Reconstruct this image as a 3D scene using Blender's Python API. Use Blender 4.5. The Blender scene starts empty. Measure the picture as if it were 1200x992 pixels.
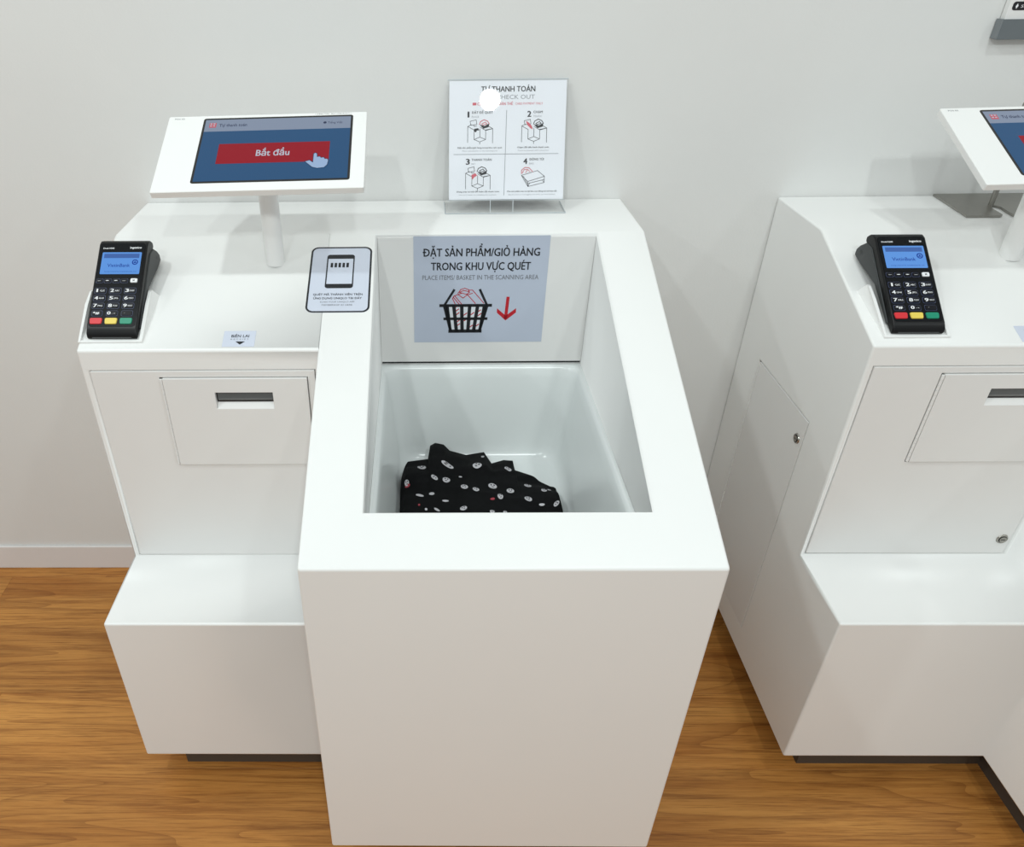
import bpy, bmesh, math, random
from mathutils import Vector, Matrix, Euler
random.seed(7)
SC = bpy.context.scene
COL = SC.collection

# ------------------------------------------------------------------ camera
F, CX, CY = 894.97, 478.83, 512.14            # focal length and principal point of the 1200x992 frame
cd = bpy.data.cameras.new('camera'); cam = bpy.data.objects.new('camera', cd); COL.objects.link(cam)
cd.sensor_fit = 'HORIZONTAL'; cd.sensor_width = 36.0; cd.lens = 36.0 * F / 1200.0
cd.shift_x = (600 - CX) / 1200.0; cd.shift_y = (CY - 496) / 1200.0
fw = Vector((-0.01657739, 0.83173496, -0.55492535)); rt = Vector((0.99985385, 0.0114695, -0.01267808)); up = Vector((0.00418009, 0.55505442, 0.83180353))
cam.matrix_world = Matrix(((rt.x, up.x, -fw.x, 0.521795), (rt.y, up.y, -fw.y, -1.454233), (rt.z, up.z, -fw.z, 1.368226), (0, 0, 0, 1)))
cd.clip_start = 0.01
SC.camera = cam

# ------------------------------------------------------------------ world and lamps
world = bpy.data.worlds.new('shop_light'); SC.world = world; world.use_nodes = True
bg = world.node_tree.nodes['Background']
bg.inputs[0].default_value = (0.955, 1.0, 1.0, 1); bg.inputs[1].default_value = 0.50

def ceiling_or_fill_lamp(loc, aim, watts, size, color=(0.92, 1.0, 0.995), spread=math.pi):
    l = bpy.data.lights.new('ceiling_or_fill_spot', 'AREA'); l.shape = 'DISK'; l.size = size; l.energy = watts; l.color = color; l.spread = spread
    o = bpy.data.objects.new('ceiling_or_fill_spot', l); COL.objects.link(o)
    o.location = loc
    o.rotation_euler = (Vector(aim) - Vector(loc)).to_track_quat('-Z', 'Y').to_euler()
    return o
ceiling_or_fill_lamp((0.935, -2.98, 2.95), (0.65, -0.3, 0.9), 17, 0.118)         # the spot mirrored in the acrylic sign
ceiling_or_fill_lamp((-0.25, -3.25, 2.95), (0.2, -0.4, 0.7), 17, 0.12)  # added fill out of view, lifts the left side
ceiling_or_fill_lamp((-2.50, -2.10, 2.95), (0.2, -0.3, 0.4), 11.5, 0.12)  # unseen extra lamp, put in to brighten the low left wall and right kiosk's flank
ceiling_or_fill_lamp((-0.72, -1.20, 2.95), (0.1, -0.5, 0.8), 13.5, 0.12)
ceiling_or_fill_lamp((1.33, -1.20, 2.95), (0.9, -0.5, 0.8), 8.5, 0.12)
ceiling_or_fill_lamp((3.00, -2.00, 2.95), (2.0, -0.5, 0.8), 6, 0.12)

SC.view_settings.view_transform = 'Standard'; SC.view_settings.look = 'None'
SC.view_settings.gamma = 1.0; SC.view_settings.use_curve_mapping = False
SC.view_settings.exposure = -0.06

# ------------------------------------------------------------------ materials
def lin(c):
    return tuple(((v / 255.0) / 12.92 if v / 255.0 <= 0.04045 else ((v / 255.0 + 0.055) / 1.055) ** 2.4) for v in c)
MATS = {}
def mat(name, rgb, rough=0.5, metal=0.0, spec=0.5, noise=0.0, nscale=40.0, bump=0.0, bscale=200.0, coat=0.0, emit=None, estr=0.0):
    if name in MATS: return MATS[name]
    m = bpy.data.materials.new(name); m.use_nodes = True
    nt = m.node_tree; b = nt.nodes['Principled BSDF']
    c = lin(rgb)
    b.inputs['Base Color'].default_value = (*c, 1); b.inputs['Roughness'].default_value = rough
    b.inputs['Metallic'].default_value = metal; b.inputs['Specular IOR Level'].default_value = spec
    b.inputs['Coat Weight'].default_value = coat; b.inputs['Coat Roughness'].default_value = 0.08
    tc = nt.nodes.new('ShaderNodeTexCoord')
    if noise > 0:
        n = nt.nodes.new('ShaderNodeTexNoise'); n.inputs['Scale'].default_value = nscale; n.inputs['Detail'].default_value = 4
        nt.links.new(tc.outputs['Object'], n.inputs['Vector'])
        mx = nt.nodes.new('ShaderNodeMix'); mx.data_type = 'RGBA'
        mx.inputs[6].default_value = (*[v * (1 - noise) for v in c], 1); mx.inputs[7].default_value = (*[min(1, v * (1 + noise)) for v in c], 1)
        nt.links.new(n.outputs['Fac'], mx.inputs[0]); nt.links.new(mx.outputs[2], b.inputs['Base Color'])
    if bump > 0:
        n2 = nt.nodes.new('ShaderNodeTexNoise'); n2.inputs['Scale'].default_value = bscale; n2.inputs['Detail'].default_value = 3
        nt.links.new(tc.outputs['Object'], n2.inputs['Vector'])
        bp = nt.nodes.new('ShaderNodeBump'); bp.inputs['Strength'].default_value = bump; bp.inputs['Distance'].default_value = 0.002
        nt.links.new(n2.outputs['Fac'], bp.inputs['Height']); nt.links.new(bp.outputs['Normal'], b.inputs['Normal'])
    if emit:
        b.inputs['Emission Color'].default_value = (*lin(emit), 1); b.inputs['Emission Strength'].default_value = estr
    MATS[name] = m
    return m

WHITE = mat('white_solid_surface', (240, 240, 238), 0.32, noise=0.012, nscale=9, bump=0.012, bscale=500)
PANEL = mat('white_painted_metal', (232, 231, 229), 0.42, noise=0.012, nscale=14)
TRAY = mat('white_moulded_plastic', (226, 230, 229), 0.22, noise=0.01)
WALLM = mat('wall_paint', (223, 223, 221), 0.75, noise=0.02, nscale=6, bump=0.10, bscale=260)
SKIRT = mat('skirting_vinyl', (226, 222, 220), 0.5, noise=0.01)
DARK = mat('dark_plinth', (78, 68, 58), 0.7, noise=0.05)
CHROME = mat('brushed_chrome', (168, 165, 158), 0.25, 1.0, noise=0.05, nscale=90)
STEEL = mat('brushed_steel_plate', (162, 160, 154), 0.36, 1.0, noise=0.08, nscale=60)
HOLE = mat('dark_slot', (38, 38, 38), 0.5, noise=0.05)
CUTTER = mat('smoked_plastic', (92, 94, 94), 0.2, noise=0.05)
BLACKP = mat('black_terminal_plastic', (11, 12, 14), 0.38, spec=0.3, noise=0.08, nscale=120, bump=0.03, bscale=900)
GREYP = mat('charcoal_terminal_plastic', (58, 61, 62), 0.5, noise=0.06, nscale=120, bump=0.04, bscale=900)
FACEP = mat('terminal_face_gloss', (13, 15, 18), 0.25, spec=0.2, noise=0.05)
KEYP = mat('black_rubber_key', (14, 15, 22), 0.4, spec=0.25, noise=0.05)
KEYE = mat('key_rim', (66, 74, 104), 0.4, noise=0.03)
RED = mat('red_key', (214, 44, 52), 0.35, noise=0.03)
YEL = mat('yellow_key', (232, 206, 88), 0.35, noise=0.03)
GRN = mat('green_key', (10, 140, 108), 0.35, noise=0.03)
INK_K = mat('black_ink', (22, 24, 30), 0.5, noise=0.03)
INK_G = mat('grey_ink', (112, 114, 120), 0.5, noise=0.03)
INK_L = mat('light_grey_ink', (150, 152, 158), 0.5, noise=0.03)
INK_R = mat('red_ink', (188, 26, 40), 0.45, noise=0.03)
INK_P = mat('pink_red_ink', (214, 98, 112), 0.5, noise=0.03)
INK_W = mat('white_ink', (235, 236, 238), 0.5, noise=0.02)
PAPER = mat('sticker_vinyl', (206, 212, 226), 0.38, noise=0.01)
PAPERW = mat('card_paper', (242, 244, 250), 0.5, noise=0.01)
PAPERS = mat('well_notice_vinyl', (188, 196, 212), 0.4, noise=0.01)
SHELFG = mat('grey_powder_coat', (104, 110, 113), 0.5, noise=0.04, nscale=80)
SHELFE = mat('grey_powder_coat_end', (122, 127, 130), 0.5, noise=0.04, nscale=80)
CLOTH = mat('black_cotton', (13, 14, 15), 0.9, spec=0.15, noise=0.25, nscale=300, bump=0.25, bscale=1500)
PRINTW = mat('white_fabric_print', (190, 188, 192), 0.85, noise=0.08, nscale=300)
PRINTR = mat('red_fabric_print', (160, 60, 70), 0.85, noise=0.08, nscale=300)

def screen_mat(name, rgb, s=1.0):
    return mat(name, (4, 5, 8), 0.09, spec=0.2, noise=0.0, emit=rgb, estr=s)
LCD_BG = screen_mat('lcd_blue', (36, 80, 121)); LCD_HD = screen_mat('lcd_header', (130, 143, 164)); LCD_RED = screen_mat('lcd_red', (146, 0, 26))
LCD_W = screen_mat('lcd_white', (182, 188, 202)); LCD_DK = screen_mat('lcd_dark_text', (44, 54, 82)); LCD_LR = screen_mat('lcd_logo_red', (190, 92, 104))
LCD_HAND = screen_mat('lcd_hand', (152, 178, 212)); LCD_BAND = screen_mat('lcd_band_blue', (62, 96, 146))
T_BG = screen_mat('terminal_lcd_blue', (96, 152, 226)); T_DK = screen_mat('terminal_lcd_text', (28, 62, 150)); T_BAR = screen_mat('terminal_lcd_bar', (68, 104, 170))
GLASSB = mat('black_bezel_glass', (8, 9, 11), 0.08, spec=0.5)

def acrylic():
    m = bpy.data.materials.new('clear_acrylic'); m.use_nodes = True; nt = m.node_tree
    for n in list(nt.nodes): nt.nodes.remove(n)
    out = nt.nodes.new('ShaderNodeOutputMaterial'); mx = nt.nodes.new('ShaderNodeMixShader')
    tr = nt.nodes.new('ShaderNodeBsdfTransparent'); tr.inputs[0].default_value = (0.992, 0.994, 0.994, 1)
    gl = nt.nodes.new('ShaderNodeBsdfGlossy'); gl.inputs['Roughness'].default_value = 0.006
    fr = nt.nodes.new('ShaderNodeFresnel')         # same reflectance where a ray enters and leaves the sheet
    ge = nt.nodes.new('ShaderNodeNewGeometry'); mr = nt.nodes.new('ShaderNodeMapRange'); mr.inputs[3].default_value = 1.49; mr.inputs[4].default_value = 1 / 1.49
    nt.links.new(ge.outputs['Backfacing'], mr.inputs[0]); nt.links.new(mr.outputs[0], fr.inputs[0])
    nt.links.new(fr.outputs[0], mx.inputs[0]); nt.links.new(tr.outputs[0], mx.inputs[1]); nt.links.new(gl.outputs[0], mx.inputs[2]); nt.links.new(mx.outputs[0], out.inputs[0])
    return m
ACRYL = acrylic()
ACRYL_EDGE = mat('acrylic_cut_edge', (196, 203, 207), 0.25, noise=0.02)

def wood():
    m = bpy.data.materials.new('oak_plank'); m.use_nodes = True; nt = m.node_tree; N = nt.nodes.new; L = nt.links.new
    b = nt.nodes['Principled BSDF']
    tc = N('ShaderNodeTexCoord'); oi = N('ShaderNodeObjectInfo')
    off = N('ShaderNodeVectorMath'); off.operation = 'SCALE'; comb = N('ShaderNodeCombineXYZ')
    mul = N('ShaderNodeMath'); mul.operation = 'MULTIPLY'; mul.inputs[1].default_value = 37.0; L(oi.outputs['Random'], mul.inputs[0])
    L(mul.outputs[0], comb.inputs[0]); L(mul.outputs[0], comb.inputs[2])
    add = N('ShaderNodeVectorMath'); L(tc.outputs['Object'], add.inputs[0]); L(comb.outputs[0], add.inputs[1])
    def stretched(sx, sy, detail, rough=0.55, dist=0.0):
        mp = N('ShaderNodeMapping'); mp.inputs['Scale'].default_value = (sx, sy, 1); L(add.outputs[0], mp.inputs['Vector'])
        n = N('ShaderNodeTexNoise'); n.inputs['Scale'].default_value = 1; n.inputs['Detail'].default_value = detail; n.inputs['Roughness'].default_value = rough; n.inputs['Distortion'].default_value = dist
        L(mp.outputs[0], n.inputs['Vector']); return n
    big = stretched(1.2, 11, 5, 0.62, 0.5)
    fib = stretched(9, 330, 3, 0.75)
    med = stretched(2.4, 60, 6, 0.72, 0.35)
    # growth rings: contour lines of a stretched noise field
    ringsrc = stretched(0.55, 7.5, 2, 0.45, 0.25)
    rm = N('ShaderNodeMath'); rm.operation = 'MULTIPLY'; rm.inputs[1].default_value = 20; L(ringsrc.outputs['Fac'], rm.inputs[0])
    rf = N('ShaderNodeMath'); rf.operation = 'FRACT'; L(rm.outputs[0], rf.inputs[0])
    rp = N('ShaderNodeMath'); rp.operation = 'POWER'; rp.inputs[1].default_value = 4.0; L(rf.outputs[0], rp.inputs[0])
    ramp = N('ShaderNodeValToRGB'); L(big.outputs['Fac'], ramp.inputs[0])
    e = ramp.color_ramp.elements
    e[0].position = 0.30; e[0].color = (*lin((166, 104, 44)), 1); e[1].position = 0.72; e[1].color = (*lin((210, 150, 78)), 1)
    def darken(prev, fac_socket, lo, hi, col, amount):
        mr = N('ShaderNodeMapRange'); mr.inputs[1].default_value = lo; mr.inputs[2].default_value = hi; mr.inputs[3].default_value = 0; mr.inputs[4].default_value = amount
        L(fac_socket, mr.inputs[0])
        mx = N('ShaderNodeMix'); mx.data_type = 'RGBA'; L(mr.outputs[0], mx.inputs[0]); L(prev, mx.inputs[6]); mx.inputs[7].default_value = (*lin(col), 1)
        return mx.outputs[2]
    c = darken(ramp.outputs[0], med.outputs['Fac'], 0.48, 0.75, (116, 62, 20), 0.85)
    c = darken(c, rp.outputs[0], 0.15, 1.0, (112, 60, 20), 0.42)
    c = darken(c, fib.outputs['Fac'], 0.50, 0.78, (98, 52, 16), 0.75)
    hs = N('ShaderNodeHueSaturation'); L(c, hs.inputs['Color'])
    mr = N('ShaderNodeMapRange'); mr.inputs[3].default_value = 0.90; mr.inputs[4].default_value = 1.08; L(oi.outputs['Random'], mr.inputs[0]); L(mr.outputs[0], hs.inputs['Value'])
    L(hs.outputs[0], b.inputs['Base Color']); b.inputs['Roughness'].default_value = 0.42; b.inputs['Specular IOR Level'].default_value = 0.35
    bp = N('ShaderNodeBump'); bp.inputs['Strength'].default_value = 0.12; bp.inputs['Distance'].default_value = 0.001; L(fib.outputs['Fac'], bp.inputs['Height']); L(bp.outputs[0], b.inputs['Normal'])
    return m
WOOD = wood()

# ------------------------------------------------------------------ helpers
def link(name, me, material=None, parent=None, smooth=False):
    o = bpy.data.objects.new(name, me); COL.objects.link(o)
    if material and not me.materials: me.materials.append(material)
    if parent: o.parent = parent
    if smooth:
        for p in me.polygons: p.use_smooth = True
    return o
def from_bm(name, bm, material=None, parent=None, smooth=False, bevel=0.0, seg=2, angle=30):
    bmesh.ops.recalc_face_normals(bm, faces=bm.faces)
    me = bpy.data.meshes.new(name); bm.to_mesh(me); bm.free()
    o = link(name, me, material, parent, smooth)
    if bevel: add_bevel(o, bevel, seg, angle)
    return o
def add_bevel(o, w, seg=2, angle=30):
    b = o.modifiers.new('edge', 'BEVEL'); b.width = w; b.segments = seg; b.limit_method = 'ANGLE'; b.angle_limit = math.radians(angle)
    b.use_clamp_overlap = False; b.harden_normals = True
    for p in o.data.polygons: p.use_smooth = True
def box(bm, x0, x1, y0, y1, z0, z1):
    vs = [bm.verts.new((x, y, z)) for x in (x0, x1) for y in (y0, y1) for z in (z0, z1)]
    for f in ((0, 1, 3, 2), (4, 6, 7, 5), (0, 4, 5, 1), (2, 3, 7, 6), (0, 2, 6, 4), (1, 5, 7, 3)): bm.faces.new([vs[i] for i in f])
def boxo(name, b, material, parent=None, bevel=0.0, seg=2):
    bm = bmesh.new(); box(bm, *b); return from_bm(name, bm, material, parent, bevel=bevel, seg=seg)
def prism_x(bm, prof, x0, x1):
    """extrude a (y, z) outline along x"""
    a = [bm.verts.new((x0, y, z)) for y, z in prof]; b = [bm.verts.new((x1, y, z)) for y, z in prof]
    bm.faces.new(a); bm.faces.new(b[::-1]); n = len(prof)
    for i in range(n): bm.faces.new((a[i], b[i], b[(i + 1) % n], a[(i + 1) % n]))
def cyl(bm, p, q, r, n=24, r2=None):
    p, q = Vector(p), Vector(q); d = (q - p).normalized(); a = d.orthogonal().normalized(); b = d.cross(a); r2 = r if r2 is None else r2
    A = [bm.verts.new(p + (a * math.cos(t) + b * math.sin(t)) * r) for t in [2 * math.pi * i / n for i in range(n)]]
    B = [bm.verts.new(q + (a * math.cos(t) + b * math.sin(t)) * r2) for t in [2 * math.pi * i / n for i in range(n)]]
    bm.faces.new(A); bm.faces.new(B[::-1])
    for i in range(n): bm.faces.new((A[i], B[i], B[(i + 1) % n], A[(i + 1) % n]))
def rrect(w, h, r, n=5, cx=0, cy=0):
    pts = []
    for sx, sy, a0 in ((1, 1, 0), (-1, 1, 90), (-1, -1, 180), (1, -1, 270)):
        for i in range(n + 1):
            a = math.radians(a0 + 90 * i / n); pts.append((cx + sx * (w / 2 - r) + r * math.cos(a), cy + sy * (h / 2 - r) + r * math.sin(a)))
    return pts
def slab(bm, pts, z0, z1):
    a = [bm.verts.new((x, y, z0)) for x, y in pts]; b = [bm.verts.new((x, y, z1)) for x, y in pts]; n = len(pts)
    bm.faces.new(a[::-1]); bm.faces.new(b)
    for i in range(n): bm.faces.new((a[i], a[(i + 1) % n], b[(i + 1) % n], b[i]))
def empty(name, loc=(0, 0, 0)):
    o = bpy.data.objects.new(name, None); COL.objects.link(o); o.location = loc; o.empty_display_size = 0.05; return o
def tag(o, label, cat, group=None):
    o['label'] = label; o['category'] = cat
    if group: o['group'] = group
    return o
def boolean(base, tools):
    """tools: list of (bmesh, operation)"""
    tmp = []
    for bm, op in tools:
        bmesh.ops.recalc_face_normals(bm, faces=bm.faces)
        me = bpy.data.meshes.new('cut'); bm.to_mesh(me); bm.free(); t = bpy.data.objects.new('cut', me); COL.objects.link(t); tmp.append(t)
        m = base.modifiers.new('b', 'BOOLEAN'); m.operation = op; m.solver = 'EXACT'; m.object = t
    dg = bpy.context.evaluated_depsgraph_get(); dg.update()
    me = bpy.data.meshes.new_from_object(base.evaluated_get(dg))
    base.modifiers.clear(); old = base.data; base.data = me; bpy.data.meshes.remove(old)
    for t in tmp:
        d = t.data; bpy.data.objects.remove(t); bpy.data.meshes.remove(d)
    bm = bmesh.new(); bm.from_mesh(me); bmesh.ops.remove_doubles(bm, verts=bm.verts, dist=1e-5)
    bmesh.ops.dissolve_limit(bm, angle_limit=0.01, verts=bm.verts, edges=bm.edges); bm.to_mesh(me); bm.free()
def dup(root, loc):
    r = root.copy(); COL.objects.link(r); r.location = loc
    for ch in list(root.children):
        c = ch.copy(); COL.objects.link(c); c.parent = r
        for g in list(ch.children):
            d = g.copy(); COL.objects.link(d); d.parent = c
    return r

# lettering -----------------------------------------------------------
_cache = {}
def glyphs(body, bold):
    k = (body, bold)
    if k not in _cache:
        c = bpy.data.curves.new('t', 'FONT'); c.body = body; c.resolution_u = 2; c.offset = bold; c.size = 1.0
        o = bpy.data.objects.new('t', c); COL.objects.link(o)
        dg = bpy.context.evaluated_depsgraph_get(); dg.update()
        m = bpy.data.meshes.new_from_object(o.evaluated_get(dg))
        _cache[k] = ([(v.co.x, v.co.y) for v in m.vertices], [tuple(p.vertices) for p in m.polygons])
        bpy.data.objects.remove(o); bpy.data.curves.remove(c); bpy.data.meshes.remove(m)
    return _cache[k]
class Ink:
    """flat print collected in the local XY plane of a w x h card; positions as fractions from the top-left corner"""
    def __init__(s, w, h): s.w, s.h, s.v, s.f, s.lines = w, h, [], [], []
    def P(s, fx, fy): return ((fx - 0.5) * s.w, (0.5 - fy) * s.h)
    def add(s, vs, fs):
        n = len(s.v); s.v += vs; s.f += [tuple(i + n for i in f) for f in fs]; return s
    def poly(s, pts): p = [s.P(*q) for q in pts]; return s.add(p, [tuple(range(len(p)))])
    def rect(s, x0, y0, x1, y1): return s.poly([(x0, y1), (x1, y1), (x1, y0), (x0, y0)])
    def raw(s, pts): return s.add(list(pts), [tuple(range(len(pts)))])
    def ring(s, outer, inner):
        n = len(outer); return s.add(list(outer) + list(inner), [(i, (i + 1) % n, n + (i + 1) % n, n + i) for i in range(n)])
    def disc(s, fx, fy, rx, ry=None, n=16):
        x, y = s.P(fx, fy); ry = ry or rx
        return s.raw([(x + rx * math.cos(2 * math.pi * i / n), y + ry * math.sin(2 * math.pi * i / n)) for i in range(n)])
    def line(s, pts, wd, closed=False):
        p = [Vector(s.P(*q)) for q in pts]
        if closed: p.append(p[0])
        for a, b in zip(p, p[1:]):
            d = (b - a)
            if d.length < 1e-9: continue
            d.normalize(); nn = Vector((-d.y, d.x)) * wd / 2; a2 = a - d * wd * 0.35; b2 = b + d * wd * 0.35
            s.add([tuple(a2 - nn), tuple(b2 - nn), tuple(b2 + nn), tuple(a2 + nn)], [(0, 1, 2, 3)])
        return s
    def text(s, body, x0, x1, y0, y1, bold=0.0):
        """fit a line between fractions x0..x1; capitals stand between y0 (top) and y1 (baseline)"""
        off = 0.0; plain = body.replace('Đ', 'D')
        vs, fs = glyphs(plain, off); vs, fs = list(vs), list(fs)
        for i, ch in enumerate(body):                     # the crossbar of a capital d with stroke
            if ch == 'Đ':
                xr = max(v[0] for v in glyphs(plain[:i + 1], off)[0]); xd = [v[0] for v in glyphs('D', off)[0]]
                xl = xr - (max(xd) - min(xd)); n = len(vs); hb = 0.030 + bold
                vs += [(xl - 0.085, 0.365 - hb), (xl + 0.24, 0.365 - hb), (xl + 0.24, 0.365 + hb), (xl - 0.085, 0.365 + hb)]; fs.append((n, n + 1, n + 2, n + 3))
        ax = min(v[0] for v in vs); bx = max(v[0] for v in vs)
        sx = (x1 - x0) * s.w / (bx - ax); sy = (y1 - y0) * s.h / 0.729
        X, Y = s.P(x0, y1); ex = max(0.0, bold); n0 = len(s.f)
        for q, (ox, oy) in enumerate(((0, 0),) if ex < 0.002 else ((-ex, -ex * 0.45), (ex, ex * 0.45), (-ex, ex * 0.45), (ex, -ex * 0.45))):   # heavier weights are overstruck
            s.add([(X + (v[0] - ax + ox) * sx, Y + (v[1] + oy) * sy, q * 2.5e-5) for v in vs], fs)
        s.lines.append((n0, len(s.f)))
        return s
    def build(s, name, material, parent, z, label=None):
        if name == 'lettering' and (len(s.lines) > 1 or sum(b - a for a, b in s.lines) < len(s.f)):   # every line of print is a piece of its own
            cuts = list(s.lines); taken = {i for a, b in cuts for i in range(a, b)}
            for nm, idx in [('lettering', range(a, b)) for a, b in cuts] + [('printed_mark', [i for i in range(len(s.f)) if i not in taken])]:
                if not len(idx): continue
                q = Ink(s.w, s.h); m = {}
                for i in idx:
                    f = []
                    for vi in s.f[i]:
                        if vi not in m: m[vi] = len(q.v); q.v.append(s.v[vi])
                        f.append(m[vi])
                    q.f.append(tuple(f))
                o = q.build(nm, material, parent, z, label)
            return o
        me = bpy.data.meshes.new(name); me.from_pydata([(c[0], c[1], z + (c[2] if len(c) > 2 else 0.0)) for c in s.v], [], s.f); me.update()
        o = link(name, me, material, parent)
        bm = bmesh.new(); bm.from_mesh(me)
        for f in bm.faces:
            f.normal_update()
            if f.normal.z < 0: f.normal_flip()
        bm.to_mesh(me); bm.free()
        if label: o['label'] = label
        return o
def card(name, w, h, r, t, material, parent, mw):
    bm = bmesh.new(); slab(bm, rrect(w, h, r, 4), 0, t)
    o = from_bm(name, bm, material, parent); o.matrix_local = mw; return o
def frame(origin, ex, ey):
    ex = Vector(ex).normalized(); ey = Vector(ey).normalized(); ez = ex.cross(ey)
    return Matrix(((ex.x, ey.x, ez.x, origin[0]), (ex.y, ey.y, ez.y, origin[1]), (ex.z, ey.z, ez.z, origin[2]), (0, 0, 0, 1)))

# ------------------------------------------------------------------ measures of a kiosk (m), wall at y = 0
W, XM, YC, H, YL, YF, YB, HL, Z0 = 0.9, 0.3675, -0.1845, 0.9382, -0.4276, -0.7623, -0.5909, 0.4274, 0.073
ZF = 0.7108; SL = (H - ZF) / (YC - YF); ANG = math.atan(SL)
def zs(y): return H + SL * (y - YC)            # height of the sloping top
DX = 1.1948                                   # spacing of the two kiosks
up_slope = (0, math.cos(ANG), math.sin(ANG))
def on_slope(x, y): return (x, y, zs(y))

# ------------------------------------------------------------------ the setting
bm = bmesh.new(); box(bm, -3.0, 5.0, 0.0012, 0.1, 0.0, 3.2)
wall = from_bm('wall_back', bm, WALLM); wall['kind'] = 'structure'
bm = bmesh.new(); box(bm, -3.0, 5.0, -0.006, 0.0010, 0.0, 0.0715)
base = from_bm('baseboard_back', bm, SKIRT, bevel=0.0015); base['kind'] = 'structure'
bm = bmesh.new(); box(bm, -3.0, 5.0, -5.0, 0.0, -0.05, -0.008)
floor = from_bm('floor', bm, DARK); floor['kind'] = 'structure'
PW = 0.177; PL = 1.22
bm = bmesh.new(); box(bm, 0.0001, PL - 0.0001, -PW / 2 + 0.0001, PW / 2 - 0.0001, -0.008, 0.0); bmesh.ops.recalc_face_normals(bm, faces=bm.faces)
pm = bpy.data.meshes.new('plank'); bm.to_mesh(pm); bm.free(); pm.materials.append(WOOD)
bm = bmesh.new(); box(bm, 0.0003, PL - 0.0003, -0.0197, 0.0197, -0.008, 0.0); bmesh.ops.recalc_face_normals(bm, faces=bm.faces)
pm0 = bpy.data.meshes.new('plank_offcut'); bm.to_mesh(pm0); bm.free(); pm0.materials.append(WOOD)
starts = [0.62, -0.524, 0.47, 0.83, 0.58, 0.74]
for r in range(-1, 16):
    y = -0.02 if r < 0 else -0.04 - PW * (r + 0.5)
    x = starts[(r + 1) % len(starts)] + 0.05 * ((r * 7) % 5 if r > 4 else 0)
    while x > -2.0: x -= PL
    while x < 3.6:
        o = bpy.data.objects.new('plank', pm0 if r < 0 else pm); COL.objects.link(o); o.parent = floor; o.location = (x, y, 0)
        ab = o.modifiers.new('edge', 'BEVEL'); ab.width = 0.0004; ab.segments = 1
        x += PL

# ------------------------------------------------------------------ the kiosk
K = empty('self_checkout_kiosk')
bm = bmesh.new(); prism_x(bm, [(0, Z0), (YB, Z0), (YB, HL), (YL, HL), (YL, zs(YL)), (YC, H), (0, H)], 0, XM + 0.05)
body = from_bm('body', bm, WHITE, K)
b2 = bmesh.new(); prism_x(b2, [(0, Z0), (YF, Z0), (YF, ZF), (YC, H), (0, H)], XM, W)
WX0, WX1, WY0, WY1 = 0.448, 0.8187, -0.6862, -0.190
b3 = bmesh.new(); box(b3, WX0, WX1, WY0, WY1, 0.42, 1.2)
b4 = bmesh.new(); box(b4, 0.0116, 0.3595, YL - 0.02, YL + 0.012, 0.4305, 0.8075)
b5 = bmesh.new(); box(b5, -0.02, 0.008, -0.3285, -0.1005, 0.1315, 0.6445)
boolean(body, [(b2, 'UNION'), (b3, 'DIFFERENCE'), (b4, 'DIFFERENCE'), (b5, 'DIFFERENCE')])
bm = bmesh.new(); bm.from_mesh(body.data); bmesh.ops.recalc_face_normals(bm, faces=bm.faces)
wl = bm.edges.layers.float.get('bevel_weight_edge') or bm.edges.layers.float.new('bevel_weight_edge')
for e in bm.edges:                              # only the outer, convex edges are eased
    e[wl] = 1.0 if e.is_manifold and e.calc_face_angle_signed(0) > 0.5 else 0.0
bm.to_mesh(body.data); bm.free()
add_bevel(body, 0.0038, 3, 30); body.modifiers['edge'].limit_method = 'WEIGHT'
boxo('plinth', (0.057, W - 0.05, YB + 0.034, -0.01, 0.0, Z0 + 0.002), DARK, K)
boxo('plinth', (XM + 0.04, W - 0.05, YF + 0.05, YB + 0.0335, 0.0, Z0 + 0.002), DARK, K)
# front service panel with the receipt door
bm = bmesh.new(); box(bm, 0.0126, 0.3585, YL, YL + 0.011, 0.4315, 0.8065)
fp = from_bm('front_panel', bm, PANEL, K)
bm = bmesh.new(); box(bm, 0.1175, 0.3475, YL - 0.02, YL + 0.009, 0.6310, 0.7960)
boolean(fp, [(bm, 'DIFFERENCE')]); add_bevel(fp, 0.0006, 1)
bm = bmesh.new(); box(bm, 0.1225, 0.3462, YL - 0.003, YL + 0.006, 0.6325, 0.7945)
door = from_bm('receipt_door', bm, PANEL, K); door['label'] = 'white hinged door with a receipt slot'
bm = bmesh.new(); box(bm, 0.2003, 0.2908, YL - 0.02, YL + 0.02, 0.7405, 0.7700)
boolean(door, [(bm, 'DIFFERENCE')]); add_bevel(door, 0.0007, 2)
bm = bmesh.new()
for (a, b, c, d) in (((0.2004, YL + 0.0055, 0.7700), (0.2004, YL + 0.0055, 0.7405), (0.2907, YL + 0.0055, 0.7405), (0.2907, YL + 0.0055, 0.7700)),):
    bm.faces.new([bm.verts.new(v) for v in (a, b, c, d)])
from_bm('slot_recess', bm, HOLE, door)
bm = bmesh.new(); prism_x(bm, [(YL - 0.0025, 0.7406), (YL + 0.005, 0.7406), (YL + 0.005, 0.7490)], 0.2008, 0.2903)
from_bm('slot_chute', bm, PANEL, door)
bm = bmesh.new(); prism_x(bm, [(YL + 0.001, 0.7565), (YL + 0.0045, 0.7520), (YL + 0.0045, 0.7680), (YL + 0.0035, 0.7680)], 0.2030, 0.2895)
from_bm('paper_cutter', bm, CUTTER, door)
bm = bmesh.new()
for i in range(18):
    z = 0.6335 + i * 0.0089; cyl(bm, (0.1199, YL - 0.0010, z), (0.1199, YL - 0.0010, z + 0.0085), 0.0023, 10)
from_bm('piano_hinge', bm, PANEL, door, smooth=False)
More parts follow.
